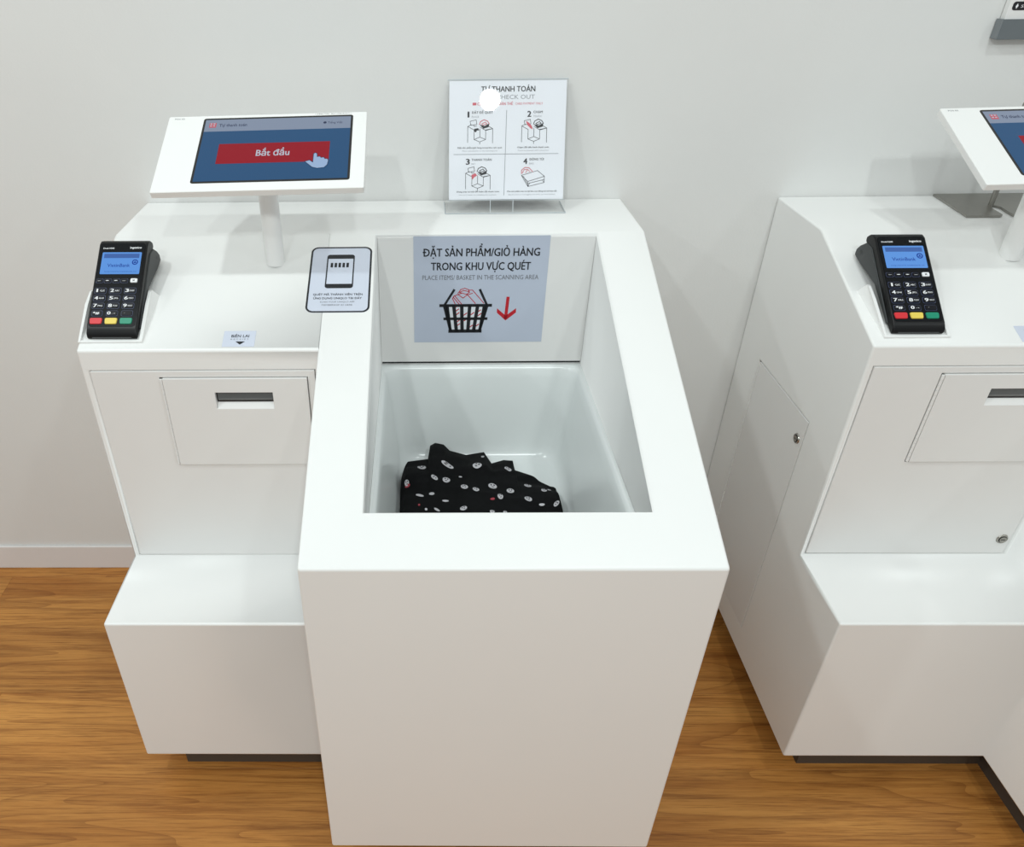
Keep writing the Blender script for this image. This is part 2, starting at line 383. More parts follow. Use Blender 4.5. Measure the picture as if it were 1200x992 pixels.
def lock(parent, pos, n):
    p = Vector(pos); n = Vector(n); bm = bmesh.new()
    cyl(bm, p, p + n * 0.0022, 0.0098, 32, 0.0088); l = from_bm('lock', bm, CHROME, parent); l['label'] = 'round metal cam lock'
    bm = bmesh.new(); cyl(bm, p + n * 0.0021, p + n * 0.0024, 0.0070, 28); from_bm('lock_groove', bm, HOLE, l)
    bm = bmesh.new(); cyl(bm, p + n * 0.0021, p + n * 0.0034, 0.0058, 28); from_bm('lock_cylinder', bm, CHROME, l)
    a = Vector((0, 0, 1)); s = n.cross(a); c = p + n * 0.0035; bm = bmesh.new()
    bm.faces.new([bm.verts.new(c + s * i * 0.0036 + a * j * 0.0008) for i, j in ((-1, -1), (1, -1), (1, 1), (-1, 1))]); from_bm('keyway', bm, HOLE, l)
lock(K, (0.3437, YL, 0.4645), (0, -1, 0))
# service door in the left flank
ad = boxo('access_door', (0.0, 0.007, -0.3275, -0.1035, 0.1325, 0.6435), PANEL, K, bevel=0.0006, seg=1); ad['label'] = 'flush service door in the side'
bm = bmesh.new()
for i in range(46):
    z = 0.1335 + i * 0.0111; cyl(bm, (-0.0002, -0.1022, z), (-0.0002, -0.1022, z + 0.0096), 0.0012, 8)
from_bm('piano_hinge', bm, PANEL, ad)
lock(K, (0.0, -0.309, 0.5985), (-1, 0, 0))
# scanning well: back panel and moulded tray
boxo('well_back_panel', (WX0 + 0.0006, WX1 - 0.0006, WY1 - 0.003, WY1 + 0.0005, 0.6955, zs(WY1) - 0.004), PANEL, K, bevel=0.0006, seg=1)
boxo('gap_shade_strip', (WX0 + 0.002, WX1 - 0.002, WY1 - 0.0026, WY1 + 0.0002, 0.6925, 0.6957), HOLE, K)  # dark strip painting in the shade of the gap below the back panel
bm = bmesh.new(); rings = []
cxw, cyw, ww, hw = (WX0 + WX1) / 2, (WY0 + WY1) / 2, WX1 - WX0 - 0.0008, WY1 - WY0 - 0.0008
spec = [(0.0, 0.0012, 0.6790), (0.0, 0.0012, 0.6890), (0.004, 0.022, 0.6895), (0.0075, 0.026, 0.6875), (0.010, 0.028, 0.6820), (0.013, 0.030, 0.665), (0.022, 0.032, 0.60), (0.030, 0.034, 0.53), (0.0325, 0.036, 0.515), (0.038, 0.038, 0.505), (0.045, 0.034, 0.5008), (0.060, 0.026, 0.500)]
for ins, rad, z in spec:
    rings.append([bm.verts.new((x, y, z)) for x, y in rrect(ww - 2 * ins, hw - 2 * ins, rad, 6, cxw, cyw)])
for a, b in zip(rings, rings[1:]):
    n = len(a)
    for i in range(n): bm.faces.new((a[i], a[(i + 1) % n], b[(i + 1) % n], b[i]))
bm.faces.new(rings[-1]); bmesh.ops.recalc_face_normals(bm, faces=bm.faces)
me = bpy.data.meshes.new('scan_tray'); bm.to_mesh(me); bm.free()
tr = link('scan_tray', me, TRAY, K, smooth=True); tr['label'] = 'glossy white moulded tray in the scanning well'
me.polygons[-1].use_smooth = True
tr.modifiers.new('edge', 'EDGE_SPLIT').split_angle = math.radians(50)

# notices stuck on the kiosk
# -- where to hold the phone
w, h = 0.1008, 0.1500
st = card('app_notice', w, h, 0.012, 0.0004, PAPER, K, frame(on_slope(0.3912, -0.2873), (1, 0, 0), up_slope)); st['label'] = 'rounded sticker with a phone icon'
k = Ink(w, h); k.ring(rrect(w, h, 0.012, 6), rrect(w - 0.0060, h - 0.0060, 0.0095, 6)); k.build('border_print', INK_K, st, 0.0006); k = Ink(w, h)
px0, px1, py0, py1 = 0.27, 0.72, 0.125, 0.645
pw, ph = (px1 - px0) * w, (py1 - py0) * h; pc = k.P((px0 + px1) / 2, (py0 + py1) / 2)
o_ = rrect(pw, ph, 0.005, 4, *pc); k.ring(o_, rrect(pw - 0.0042, ph - 0.0042, 0.003, 4, *pc))
k.rect(px0 + 0.02, py0 + 0.006, px1 - 0.02, 0.19); k.rect(px0 + 0.02, 0.58, px1 - 0.02, py1 - 0.006)
for i in range(5): k.rect(0.335 + i * 0.064, 0.255, 0.375 + i * 0.064, 0.325)
k.build('phone_print', INK_K, st, 0.0006); k = Ink(w, h)
k.text('QUÉT MÃ THÀNH VIÊN TRÊN', 0.10, 0.88, 0.722, 0.752, 0.012); k.text('ỨNG DỤNG UNIQLO TẠI ĐÂY', 0.11, 0.87, 0.778, 0.808, 0.012)
k.build('lettering', INK_K, st, 0.0006)
k = Ink(w, h); k.text('SCAN YOUR UNIQLO APP', 0.22, 0.76, 0.835, 0.858); k.text('MEMBERSHIP ID HERE', 0.25, 0.73, 0.880, 0.903); k.build('lettering', INK_G, st, 0.0006)
# -- receipt arrow
w, h = 0.0490, 0.0318
st = card('receipt_notice', w, h, 0.0008, 0.0004, PAPER, K, frame(on_slope(0.2452, -0.4068), (1, 0, 0), up_slope)); st['label'] = 'small sticker with a black arrow'
k = Ink(w, h); k.text('BIÊN LAI', 0.25, 0.80, 0.24, 0.42, 0.012); k.build('lettering', INK_K, st, 0.0006); k = Ink(w, h); k.poly([(0.40, 0.68), (0.70, 0.68), (0.55, 0.88)]); k.build('arrow_print', INK_K, st, 0.0006)
k = Ink(w, h); k.text('R E C E I P T', 0.24, 0.80, 0.50, 0.58); k.build('lettering', INK_G, st, 0.0006)
# -- notice in the well
w, h = 0.2318, 0.1985
st = card('scan_area_notice', w, h, 0.0008, 0.0005, PAPERS, K, frame((0.6257, WY1 - 0.0030, 0.8352), (1, 0, 0), (0, 0, 1))); st['label'] = 'bluish notice with a basket and a red arrow'
k = Ink(w, h)
k.text('ĐẶT SẢN PHẨM/GIỎ HÀNG', 0.07, 0.93, 0.105, 0.178, 0.019); k.text('TRONG KHU VỰC QUÉT', 0.13, 0.87, 0.230, 0.303, 0.019)
k.build('lettering', INK_K, st, 0.0007); k = Ink(w, h)
k.rect(0.195, 0.622, 0.598, 0.650)
for a, b in ((0.222, 0.275), (0.572, 0.519)): k.poly([(a, 0.64), (b, 0.895), (b + (0.02 if a < b else -0.02), 0.895), (a + (0.045 if a < b else -0.045), 0.64)])
k.line([(0.277, 0.888), (0.517, 0.888)], 0.0065)
for i in range(6):
    f = i / 5; k.line([(0.245 + 0.304 * f, 0.64), (0.285 + 0.224 * f, 0.885)], 0.0062 if 0 < i < 5 else 0.005)
k.line([(0.235, 0.765), (0.56, 0.765)], 0.0052)
k.line([(0.235, 0.63), (0.305, 0.488)], 0.0042); k.line([(0.558, 0.63), (0.502, 0.488)], 0.0042)
k.build('basket_print', INK_K, st, 0.0007)
k = Ink(w, h); k.text('PLACE ITEMS/ BASKET IN THE SCANNING AREA', 0.065, 0.935, 0.348, 0.392, -0.004); k.build('lettering', INK_G, st, 0.0007)
k = Ink(w, h); k.line([(0.717, 0.565), (0.708, 0.76)], 0.0056); k.poly([(0.638, 0.665), (0.708, 0.738), (0.708, 0.785), (0.638, 0.708)]); k.poly([(0.708, 0.738), (0.785, 0.665), (0.785, 0.708), (0.708, 0.785)])
k.build('arrow_print', INK_R, st, 0.0006); k = Ink(w, h)
lw = 0.0014
k.line([(0.315, 0.62), (0.295, 0.57), (0.305, 0.545), (0.36, 0.52)], lw); k.line([(0.345, 0.622), (0.300, 0.555)], lw); k.line([(0.365, 0.622), (0.312, 0.545)], lw)
k.line([(0.335, 0.53), (0.375, 0.565), (0.405, 0.535), (0.445, 0.52)], lw); k.line([(0.335, 0.52), (0.355, 0.485), (0.385, 0.472), (0.415, 0.485), (0.422, 0.51), (0.40, 0.53), (0.345, 0.51)], lw)
k.line([(0.345, 0.51), (0.38, 0.492), (0.42, 0.505)], lw); k.line([(0.42, 0.49), (0.445, 0.49), (0.535, 0.615)], lw); k.line([(0.405, 0.53), (0.47, 0.617)], lw)
for x0, y0 in ((0.318, 0.655), (0.322, 0.69), (0.326, 0.725), (0.328, 0.80), (0.332, 0.835), (0.49, 0.70), (0.495, 0.735), (0.385, 0.73), (0.44, 0.725), (0.388, 0.785), (0.435, 0.78), (0.432, 0.85), (0.48, 0.84)):
    k.line([(x0, y0), (x0 + 0.022, y0 - 0.02)], lw * 1.3)
k.build('garment_print', INK_R, st, 0.0006)
k = Ink(w, h)
k.poly([(0.24, 0.645), (0.555, 0.645), (0.515, 0.89), (0.28, 0.89)]); k.build('basket_gap_print', mat('pale_print', (222, 226, 232), 0.4, noise=0.01), st, 0.00055)

# cradle for the card terminal (its place differs a little between the kiosks)
def cradle(parent, dx):
    bm = bmesh.new()
    n = Vector((0, -math.sin(ANG), math.cos(ANG)))
    def sp(y, hgt): return (y + n.y * hgt, zs(y) + n.z * hgt)
    prism_x(bm, [sp(-0.4140, -0.001), sp(-0.4140, 0.0034), sp(-0.4105, 0.0034), sp(-0.4095, 0.0006), sp(-0.320, 0.0006), sp(-0.320, -0.001)], 0.0008 + dx, 0.0985 + dx)
    for xi, xo in ((0.0045, 0.0012), (0.0940, 0.0985)):
        prof = [sp(-0.4140, -0.001), sp(-0.4130, 0.0040), sp(-0.352, 0.0160), (-0.334, 0.8985), (-0.329, 0.8985), sp(-0.3195, -0.001)]
        flare = [0.0, 0.0, 0.0015, 0.0, 0.0, 0.0075 if dx > 0.01 or xo > 0.05 else 0.0]      # the walls lean in towards their peak
        sg = 1 if xo > xi else -1
        A_ = [bm.verts.new((xi + dx, y, z)) for y, z in prof]; B_ = [bm.verts.new((xo + dx + sg * f, y, z)) for (y, z), f in zip(prof, flare)]
        bm.faces.new(A_); bm.faces.new(B_[::-1])
        for i in range(6): bm.faces.new((A_[i], B_[i], B_[(i + 1) % 6], A_[(i + 1) % 6]))
    c = from_bm('terminal_cradle', bm, WHITE, parent); return c

K2 = dup(K, (DX, 0, 0))
cradle(K, 0.0); cradle(K2, 0.0185)
tag(K, 'white self-checkout kiosk seen whole, with black garment lying in its open well', 'kiosk', 'self-checkout kiosks')
tag(K2, 'white self-checkout kiosk cut off by the right edge, its flank door in view', 'kiosk', 'self-checkout kiosks')

# ------------------------------------------------------------------ touch screens on posts
def touch_screen():
    t = empty('touch_screen', (0.2828, -0.2479, zs(-0.2479)))
    inv = Matrix.Translation((-0.2828, 0.2479, -zs(-0.2479)))
    R = Matrix.Rotation(0.0089, 4, 'Z') @ Matrix.Rotation(0.4123, 4, 'X') @ Matrix.Rotation(-0.0166, 4, 'Y')
    FM = inv @ Matrix.Translation((0.285, -0.2641, 1.0926)) @ R
    w, h = 0.3105, 0.1775
    bm = bmesh.new()
    def ringv(ins, r, z): return [bm.verts.new((x, y, z)) for x, y in rrect(w - 2 * ins, h - 2 * ins, r, 4)]
    R1 = [ringv(0.0, 0.0022, -0.0008), ringv(0.0, 0.0022, -0.0098), ringv(0.010, 0.004, -0.0185)]
    R0 = ringv(0.0008, 0.002, 0.0); n = len(R0)
    al = [R0] + R1
    for a, b in zip(al, al[1:]):
        for i in range(n): bm.faces.new((a[i], b[i], b[(i + 1) % n], a[(i + 1) % n]))
    bm.faces.new(R0); bm.faces.new(R1[-1][::-1])
    hs = from_bm('housing', bm, WHITE, t); hs.matrix_local = FM
    k = Ink(w, h); k.text('POS 02', 0.032, 0.082, 0.028, 0.046); k.text('( DIRECTION  SELF CHECKOUT )', 0.74, 0.92, 0.012, 0.026); k.build('lettering', INK_G, hs, 0.0002)
    sw, sh = 0.2330, 0.1530; sc_ = Vector((0.0175, 0.0050))
    bm = bmesh.new(); slab(bm, rrect(sw, sh, 0.004, 4), -0.001, 0.0002)
    gl = from_bm('screen', bm, GLASSB, t); gl.matrix_local = FM @ Matrix.Translation((sc_.x, sc_.y, 0)); gl['label'] = 'lit blue touch display'
    lw_, lh_ = sw - 0.0070, sh - 0.0080
    k = Ink(lw_, lh_); k.rect(0, 0.20, 1, 1); k.build('display_background', LCD_BG, gl, 0.0003)
    k = Ink(lw_, lh_); k.rect(0, 0, 1, 0.20); k.build('display_header', LCD_HD, gl, 0.0003)
    k = Ink(lw_, lh_); k.rect(0.125, 0.415, 0.87, 0.735)
    k.build('display_button', LCD_RED, gl, 0.0005)
    k = Ink(lw_, lh_); k.rect(0.030, 0.055, 0.078, 0.135); k.build('display_logo', LCD_LR, gl, 0.0005)
    k = Ink(lw_, lh_); k.text('Bắt đầu', 0.385, 0.605, 0.525, 0.625, 0.02)
    for i in range(2):
        for j in range(2): k.rect(0.036 + i * 0.021, 0.064 + j * 0.034, 0.049 + i * 0.021, 0.082 + j * 0.034)
    k.build('lettering', LCD_W, gl, 0.0008)
    k = Ink(lw_, lh_); k.text('Tự thanh toán', 0.10, 0.29, 0.075, 0.125, 0.012); k.text('Tiếng Việt', 0.845, 0.945, 0.085, 0.12); k.build('lettering', LCD_DK, gl, 0.0009); k = Ink(lw_, lh_); k.disc(0.825, 0.102, 0.0026); k.build('globe_mark', LCD_DK, gl, 0.0009); k = Ink(lw_, lh_)
    hand = [(0.715, 0.735), (0.745, 0.715), (0.768, 0.75), (0.768, 0.615), (0.780, 0.600), (0.792, 0.615), (0.794, 0.665), (0.812, 0.660), (0.820, 0.680), (0.838, 0.675), (0.846, 0.700), (0.862, 0.700), (0.870, 0.725), (0.864, 0.795), (0.845, 0.835), (0.800, 0.845), (0.765, 0.825)]
    k.line(hand, 0.0010, True)
    k.build('hand_outline', LCD_DK, gl, 0.0009)
    k = Ink(lw_, lh_); k.poly(hand[::-1]); k.build('pointing_hand', LCD_HAND, gl, 0.0007)
    bm = bmesh.new(); cyl(bm, (0, 0, -0.004), (0.0, 0, 0.1735), 0.0155, 40)
    po = from_bm('post', bm, WHITE, t, smooth=True); po.modifiers.new('edge', 'EDGE_SPLIT').split_angle = 0.6
    return t
T1 = touch_screen()
T2 = dup(T1, (0.2828 + DX, -0.2479, zs(-0.2479)))
tag(T1, 'white touch screen on a post with a red start button, left of clear sign', 'touch screen', 'touch screens on posts')
tag(T2, 'white touch screen cut off by the right edge, above the steel stand plate', 'touch screen', 'touch screens on posts')

# ------------------------------------------------------------------ card terminals
def card_terminal():
    t = empty('card_terminal', (0.0526, -0.344, zs(-0.344)))
    tilt = math.radians(37.7)
    M = Matrix.Translation((0, 0, 0.9145 - zs(-0.344))) @ Matrix.Rotation(-0.012, 4, 'Z') @ Matrix.Rotation(tilt, 4, 'X')
    def prof(bm, pts, hw):
        a = [bm.verts.new((-hw, v, n)) for v, n in pts]; b = [bm.verts.new((hw, v, n)) for v, n in pts]; m = len(pts)
        bm.faces.new(a); bm.faces.new(b[::-1])
        for i in range(m): bm.faces.new((a[i], b[i], b[(i + 1) % m], a[(i + 1) % m]))
    bm = bmesh.new()
    prof(bm, [(-0.0735, 0.0), (0.072, 0.0), (0.0790, -0.0030), (0.0840, -0.0100), (0.0865, -0.0190), (0.082, -0.0240), (0.02, -0.018), (-0.070, -0.0150), (-0.0850, -0.0125), (-0.0885, -0.0112), (-0.0880, -0.0065), (-0.0830, -0.0018)], 0.0385)
    o = from_bm('housing', bm, BLACKP, t, bevel=0.0022, seg=3, angle=40); o.matrix_local = M
    bm = bmesh.new()
    prof(bm, [(-0.0700, -0.0110), (0.060, -0.0110), (0.076, -0.0200), (0.0815, -0.0360), (0.0825, -0.0480), (0.0775, -0.0560), (0.0710, -0.0540), (0.0580, -0.0490), (0.0050, -0.0230), (-0.0700, -0.0150)], 0.0402)
    o = from_bm('lower_shell', bm, GREYP, t, bevel=0.0018, seg=2, angle=25); o.matrix_local = M; o['label'] = 'charcoal lower shell'
    # socket recess on the flanks of the lower shell
    for s in (-1, 1):
        bm = bmesh.new(); x = 0.0405 * s
        bm.faces.new([bm.verts.new((x, v, n)) for v, n in ((0.068, -0.034), (0.074, -0.036), (0.072, -0.041), (0.067, -0.039))])
        c = from_bm('flank_slot', bm, HOLE, t); c.matrix_local = M
    bm = bmesh.new(); box(bm, -0.030, 0.030, -0.0886, -0.0868, -0.0078, -0.0064); c = from_bm('card_slot', bm, GREYP, t); c.matrix_local = M
    bm = bmesh.new(); slab(bm, rrect(0.0715, 0.146, 0.005, 4), 0, 0.0005); f = from_bm('face_plate', bm, FACEP, t); f.matrix_local = M
    w, h = 0.0745, 0.1495
    k = Ink(w, h); k.text('Desk/3500', 0.09, 0.32, 0.064, 0.082, 0.02); k.text('ingenico', 0.66, 0.90, 0.052, 0.078, 0.03); k.build('lettering', INK_W, f, 0.0007)
    bm = bmesh.new(); slab(bm, rrect(0.0620, 0.0388, 0.0012, 2), 0.0004, 0.0008); s_ = from_bm('display', bm, T_BG, t); s_.matrix_local = M @ Matrix.Translation((0.0003, 0.0370, 0)); s_['label'] = 'lit blue display'
    k = Ink(0.0620, 0.0388); k.rect(0.05, 0.07, 0.95, 0.27); k.build('status_bar', T_BAR, s_, 0.00095)
    k = Ink(0.0620, 0.0388); k.text('VietinBank', 0.17, 0.74, 0.52, 0.68, 0.006); k.text('http://www.vietinbank.vn', 0.12, 0.92, 0.86, 0.91)
    c0 = k.P(0.86, 0.46); k.ring([(c0[0] + 0.0048 * math.cos(i * math.pi / 10), c0[1] + 0.0048 * math.sin(i * math.pi / 10)) for i in range(20)], [(c0[0] + 0.0031 * math.cos(i * math.pi / 10), c0[1] + 0.0031 * math.sin(i * math.pi / 10)) for i in range(20)])
    k.poly([(0.82, 0.50), (0.90, 0.50), (0.86, 0.40)]); k.build('lettering', T_DK, s_, 0.00105)
    def key(fx, fy, kw, kh, m, legend=None, rim=True, skew=0.0, legm=None, lx=(0.12, 0.86)):
        x, y = (fx - 0.5) * w, (0.5 - fy) * h
        bm = bmesh.new(); pts = rrect(kw, kh, min(kw, kh) * 0.22, 3); pts = [(a + (skew * a if b > 0 else 0), b) for a, b in pts]
        lo = [bm.verts.new((a, b, 0)) for a, b in pts]; hi = [bm.verts.new((a * 0.94, b * 0.90, 0.0013)) for a, b in pts]; n = len(pts)
        bm.faces.new(lo[::-1]); bm.faces.new(hi)
        for i in range(n): bm.faces.new((lo[i], lo[(i + 1) % n], hi[(i + 1) % n], hi[i]))
        o = from_bm('key', bm, m, t); o.matrix_local = M @ Matrix.Translation((x, y, 0.0005))
        if rim:
            k = Ink(kw, kh); P = rrect(kw + 0.0011, kh + 0.0011, min(kw, kh) * 0.27, 3); Q = rrect(kw - 0.0002, kh - 0.0002, min(kw, kh) * 0.22, 3)
            k.ring(P, Q); k.build('key_rim', KEYE, o, 0.0002)
        if legend:
            k = Ink(kw, kh)
            for body, a, b, y0, y1, bo in legend: k.text(body, a, b, y0, y1, bo)
            k.build('key_legend', legm or INK_W, o, 0.0015)
    cols = (0.165, 0.475, 0.785); rows = (0.578, 0.665, 0.752, 0.838)
    sub = ['QZ', 'ABC', 'DEF', 'GHI', 'JKL', 'MNO', 'PRS', 'TUV', 'WXY']
    for i in range(9): key(cols[i % 3], rows[i // 3], 0.0180, 0.0094, KEYP, [(str(i + 1), 0.20 if i == 0 else 0.12, 0.30 if i == 0 else 0.42, 0.18, 0.80, 0.022), (sub[i], 0.50, 0.90, 0.40, 0.68, 0.01)])
    key(cols[0], rows[3], 0.0160, 0.0086, KEYP, [('*#', 0.15, 0.75, 0.25, 0.75, 0.03)])
    key(cols[1], rows[3], 0.0170, 0.0086, KEYP, [('0', 0.10, 0.40, 0.18, 0.80, 0.03), ('-+', 0.52, 0.85, 0.45, 0.68, 0.0)])
    key(cols[2], rows[3], 0.0170, 0.0086, KEYP, [('.', 0.25, 0.32, 0.2, 0.5, 0.0)])
    for fx, m in zip(cols, (RED, YEL, GRN)): key(fx, 0.925, 0.0185, 0.0105, m, rim=False, skew=0.06)
    for i, fx in enumerate((0.115, 0.285, 0.465, 0.635)): key(fx, 0.462, 0.0105, 0.0066, KEYP, [(('–', '•', '•', '–')[i], 0.25, 0.70, 0.25, 0.75, 0.02)])
    key(0.835, 0.460, 0.0110, 0.0074, INK_W, [('×', 0.35, 0.65, 0.2, 0.8, 0.02)], rim=False, legm=INK_K)
    return t
C1 = card_terminal()
C2 = dup(C1, (0.0526 + DX + 0.0185, -0.344, zs(-0.344)))
tag(C1, 'black card payment terminal in the cradle nearest the left wall, left of the phone sticker', 'card terminal', 'card terminals')
tag(C2, 'black card payment terminal on the right kiosk, left of the steel plate', 'card terminal', 'card terminals')

# ------------------------------------------------------------------ acrylic stand with the instruction card
b0 = Vector((0.6742, -0.0855, H + 0.001)); tl = math.atan2(0.080, 0.210)
upv = Vector((0, math.sin(tl), math.cos(tl)))
A = empty('acrylic_sign_stand', (0.6742, -0.05, H)); ainv = Matrix.Translation(-A.location)
PLN = 0.2225
def aslab(name, w, h, t, cx, cy, cz, m=ACRYL):
    bm = bmesh.new(); slab(bm, rrect(w, h, 0.002, 3), 0, t); o = from_bm(name, bm, m, A)
    o.matrix_local = ainv @ frame(b0 + upv * cy, (1, 0, 0), upv) @ Matrix.Translation((cx, 0, cz)); return o
aslab('front_sheet', 0.2095, PLN, 0.0018, 0.001, PLN / 2, 0.0002)
for y0, nm in ((0.0, 'base_lip'),):
    bm = bmesh.new(); box(bm, -0.1075, 0.1075, -0.0380, 0.0300, 0.0, 0.0028); o = from_bm('foot', bm, ACRYL, A, bevel=0.0008, seg=1)
def edge(p, q, r=0.0009):
    bm = bmesh.new(); cyl(bm, p, q, r, 6); o = from_bm('cut_edge', bm, ACRYL_EDGE, A); o.matrix_local = ainv; return o
z = H + 0.0014
fl, fr_ = b0.x - 0.1075, b0.x + 0.1075
edge((fl, -0.088, z), (fr_, -0.088, z)); edge((fl, -0.088, z), (fl, -0.020, z)); edge((fr_, -0.088, z), (fr_, -0.020, z))
top = b0 + upv * PLN
edge((top.x - 0.1035, top.y, top.z), (top.x + 0.1055, top.y, top.z), 0.0011)
low = b0 + upv * 0.0225
edge((low.x - 0.1035, low.y - 0.001, low.z), (low.x + 0.1055, low.y - 0.001, low.z), 0.0006)
for s in (-0.027, 0.0135): edge((b0.x + s, b0.y - 0.002, b0.z + 0.002), (low.x + s, low.y - 0.002, low.z), 0.0006)
tag(A, 'clear acrylic stand holding the instruction card at the back of the kiosk', 'sign stand')

w, h = 0.2040, 0.1975
CM = frame(b0 + upv * (0.0235 + h / 2), (1, 0, 0), upv) @ Matrix.Translation((0.001, 0, -0.0012))
bm = bmesh.new(); slab(bm, rrect(w, h, 0.0006, 2), 0, 0.0004)
ic = from_bm('instruction_card', bm, PAPERW); ic.matrix_world = CM
tag(ic, 'white printed card with four numbered self check-out steps, standing against the wall', 'instruction card')
k = Ink(w, h); r = Ink(w, h)
def one(name, m, z=0.0006): q = Ink(w, h); q.done = lambda: q.build(name, m, ic, z); return q
def line_of(m, *args): q = one('lettering', m); q.text(*args); q.done()
def rule(*pts): q = one('divider', INK_L); q.line(list(pts), 0.0009); q.done()
def flush(name='pictogram'):
    global k, r
    if k.v: k.build(name, INK_K, ic, 0.0006)
    if r.v: r.build(name, INK_P, ic, 0.0007)
    k = Ink(w, h); r = Ink(w, h)
line_of(INK_K, 'TỰ THANH TOÁN', 0.272, 0.732, 0.045, 0.092, 0.018)
line_of(INK_L, 'SELF CHECK OUT', 0.275, 0.730, 0.116, 0.153, -0.006)
line_of(INK_P, 'CHỈ THANH TOÁN THẺ', 0.240, 0.545, 0.178, 0.202, 0.014); line_of(INK_P, 'CARD PAYMENT ONLY', 0.565, 0.800, 0.181, 0.200)
r.poly([(0.200, 0.180), (0.232, 0.180), (0.232, 0.202), (0.200, 0.202)][::-1])
rule((0.4925, 0.245), (0.482, 0.965)); rule((0.040, 0.612), (0.945, 0.612)); flush('card_pictogram')
def step(num, title, sub, nx, ny, tx0, tx1, sx1):
    line_of(INK_K, num, nx, nx + (0.010 if num == '1' else 0.030), ny - 0.024, ny + 0.026, 0.03)
    line_of(INK_K, title, tx0, tx1, ny - 0.024, ny - 0.004, 0.010); line_of(INK_L, sub, tx0, sx1, ny + 0.014, ny + 0.030)
step('1', 'ĐẶT ĐỂ QUÉT', 'PLACE', 0.160, 0.275, 0.194, 0.375, 0.255)
step('2', 'CHẠM', 'TOUCH', 0.672, 0.275, 0.722, 0.800, 0.790)
step('3', 'THANH TOÁN', 'PAY', 0.148, 0.672, 0.196, 0.370, 0.228)
step('4', 'ĐÓNG TÚI', 'BAG', 0.648, 0.672, 0.698, 0.822, 0.735)
def kiosk_icon(x, y, red_at):
    lw = 0.0008
    def q(*pts): return [(x + a, y + b) for a, b in pts]
    k.line(q((0.0, 0.19), (0.0, 0.055), (0.03, 0.04)), lw); k.line(q((0.0, 0.055), (0.055, 0.085), (0.055, 0.165)), lw)
    k.line(q((0.055, 0.165), (0.105, 0.185), (0.155, 0.165), (0.155, 0.085)), lw); k.line(q((0.105, 0.145), (0.105, 0.075)), lw)
    k.line(q((0.055, 0.165), (0.105, 0.145), (0.155, 0.165)), lw); k.line(q((0.105, 0.185), (0.105, 0.205)), lw)
    k.line(q((0.155, 0.085), (0.215, 0.075), (0.215, 0.195)), lw); k.line(q((0.105, 0.06), (0.155, 0.09), (0.215, 0.075), (0.18, 0.055)), lw)
    k.line(q((0.02, 0.012), (0.072, 0.0), (0.078, 0.038), (0.026, 0.045)), lw, True)
    k.line(q((0.05, 0.042), (0.055, 0.055), (0.075, 0.052)), lw)
    bask = r if red_at == 'basket' else k
    bask.line(q((0.10, 0.04), (0.11, 0.015), (0.14, 0.0), (0.17, 0.012), (0.185, 0.035)), lw * 1.6); bask.line(q((0.12, 0.035), (0.15, 0.02), (0.165, 0.035), (0.13, 0.045)), lw * 1.4, True)
    k.poly(q((0.10, 0.040), (0.135, 0.075), (0.180, 0.062), (0.186, 0.030), (0.145, 0.052)))
    if red_at == 'screen':
        r.poly(q((0.035, 0.012), (0.062, 0.03), (0.085, 0.055), (0.095, 0.085), (0.075, 0.075), (0.045, 0.045)))
    elif red_at == 'terminal':
        r.poly(q((0.05, 0.07), (0.085, 0.055), (0.10, 0.075), (0.075, 0.09), (0.06, 0.11)))
    else:
        k.poly(q((0.055, 0.075), (0.09, 0.07), (0.10, 0.09), (0.08, 0.088), (0.07, 0.105), (0.058, 0.10)))
kiosk_icon(0.160, 0.322, 'basket'); flush(); kiosk_icon(0.625, 0.322, 'screen'); flush(); kiosk_icon(0.145, 0.718, 'terminal'); flush()
lw = 0.0008
k.line([(0.632, 0.795), (0.770, 0.755), (0.832, 0.805), (0.688, 0.848)], lw, True); k.line([(0.632, 0.795), (0.690, 0.892), (0.830, 0.858), (0.832, 0.805)], lw)
k.line([(0.688, 0.848), (0.690, 0.892)], lw); k.line([(0.650, 0.805), (0.695, 0.885)], lw); k.line([(0.690, 0.865), (0.832, 0.832)], lw); k.line([(0.690, 0.892), (0.705, 0.862)], lw); k.line([(0.830, 0.858), (0.815, 0.838)], lw)
r.line([(0.632, 0.782), (0.632, 0.750), (0.660, 0.728), (0.695, 0.730), (0.720, 0.755), (0.728, 0.766)], lw * 1.5); r.line([(0.640, 0.775), (0.655, 0.745), (0.685, 0.745), (0.668, 0.772)], lw * 1.4); r.line([(0.685, 0.745), (0.705, 0.765)], lw * 1.2)
line_of(INK_K, 'Đặt sản phẩm/giỏ hàng trong khu vực quét', 0.072, 0.458, 0.549, 0.562, 0.008); line_of(INK_L, 'Place items/basket in the scanning area', 0.115, 0.420, 0.578, 0.588)
line_of(INK_K, 'Chạm để tiến hành thanh toán', 0.590, 0.862, 0.549, 0.562, 0.008); line_of(INK_L, 'Touch to proceed with transaction', 0.595, 0.860, 0.578, 0.588)
line_of(INK_K, 'Dùng máy cà thẻ để hoàn tất thanh toán', 0.068, 0.440, 0.925, 0.938, 0.008); line_of(INK_L, 'Use card reader to complete the payment', 0.088, 0.415, 0.954, 0.964)
line_of(INK_K, 'Cho sản phẩm vào túi tại khu vực đóng túi và hoàn tất', 0.508, 0.944, 0.925, 0.938, 0.008); line_of(INK_L, 'Bag the items in the bagging area when you have finished', 0.522, 0.928, 0.954, 0.964)
flush()

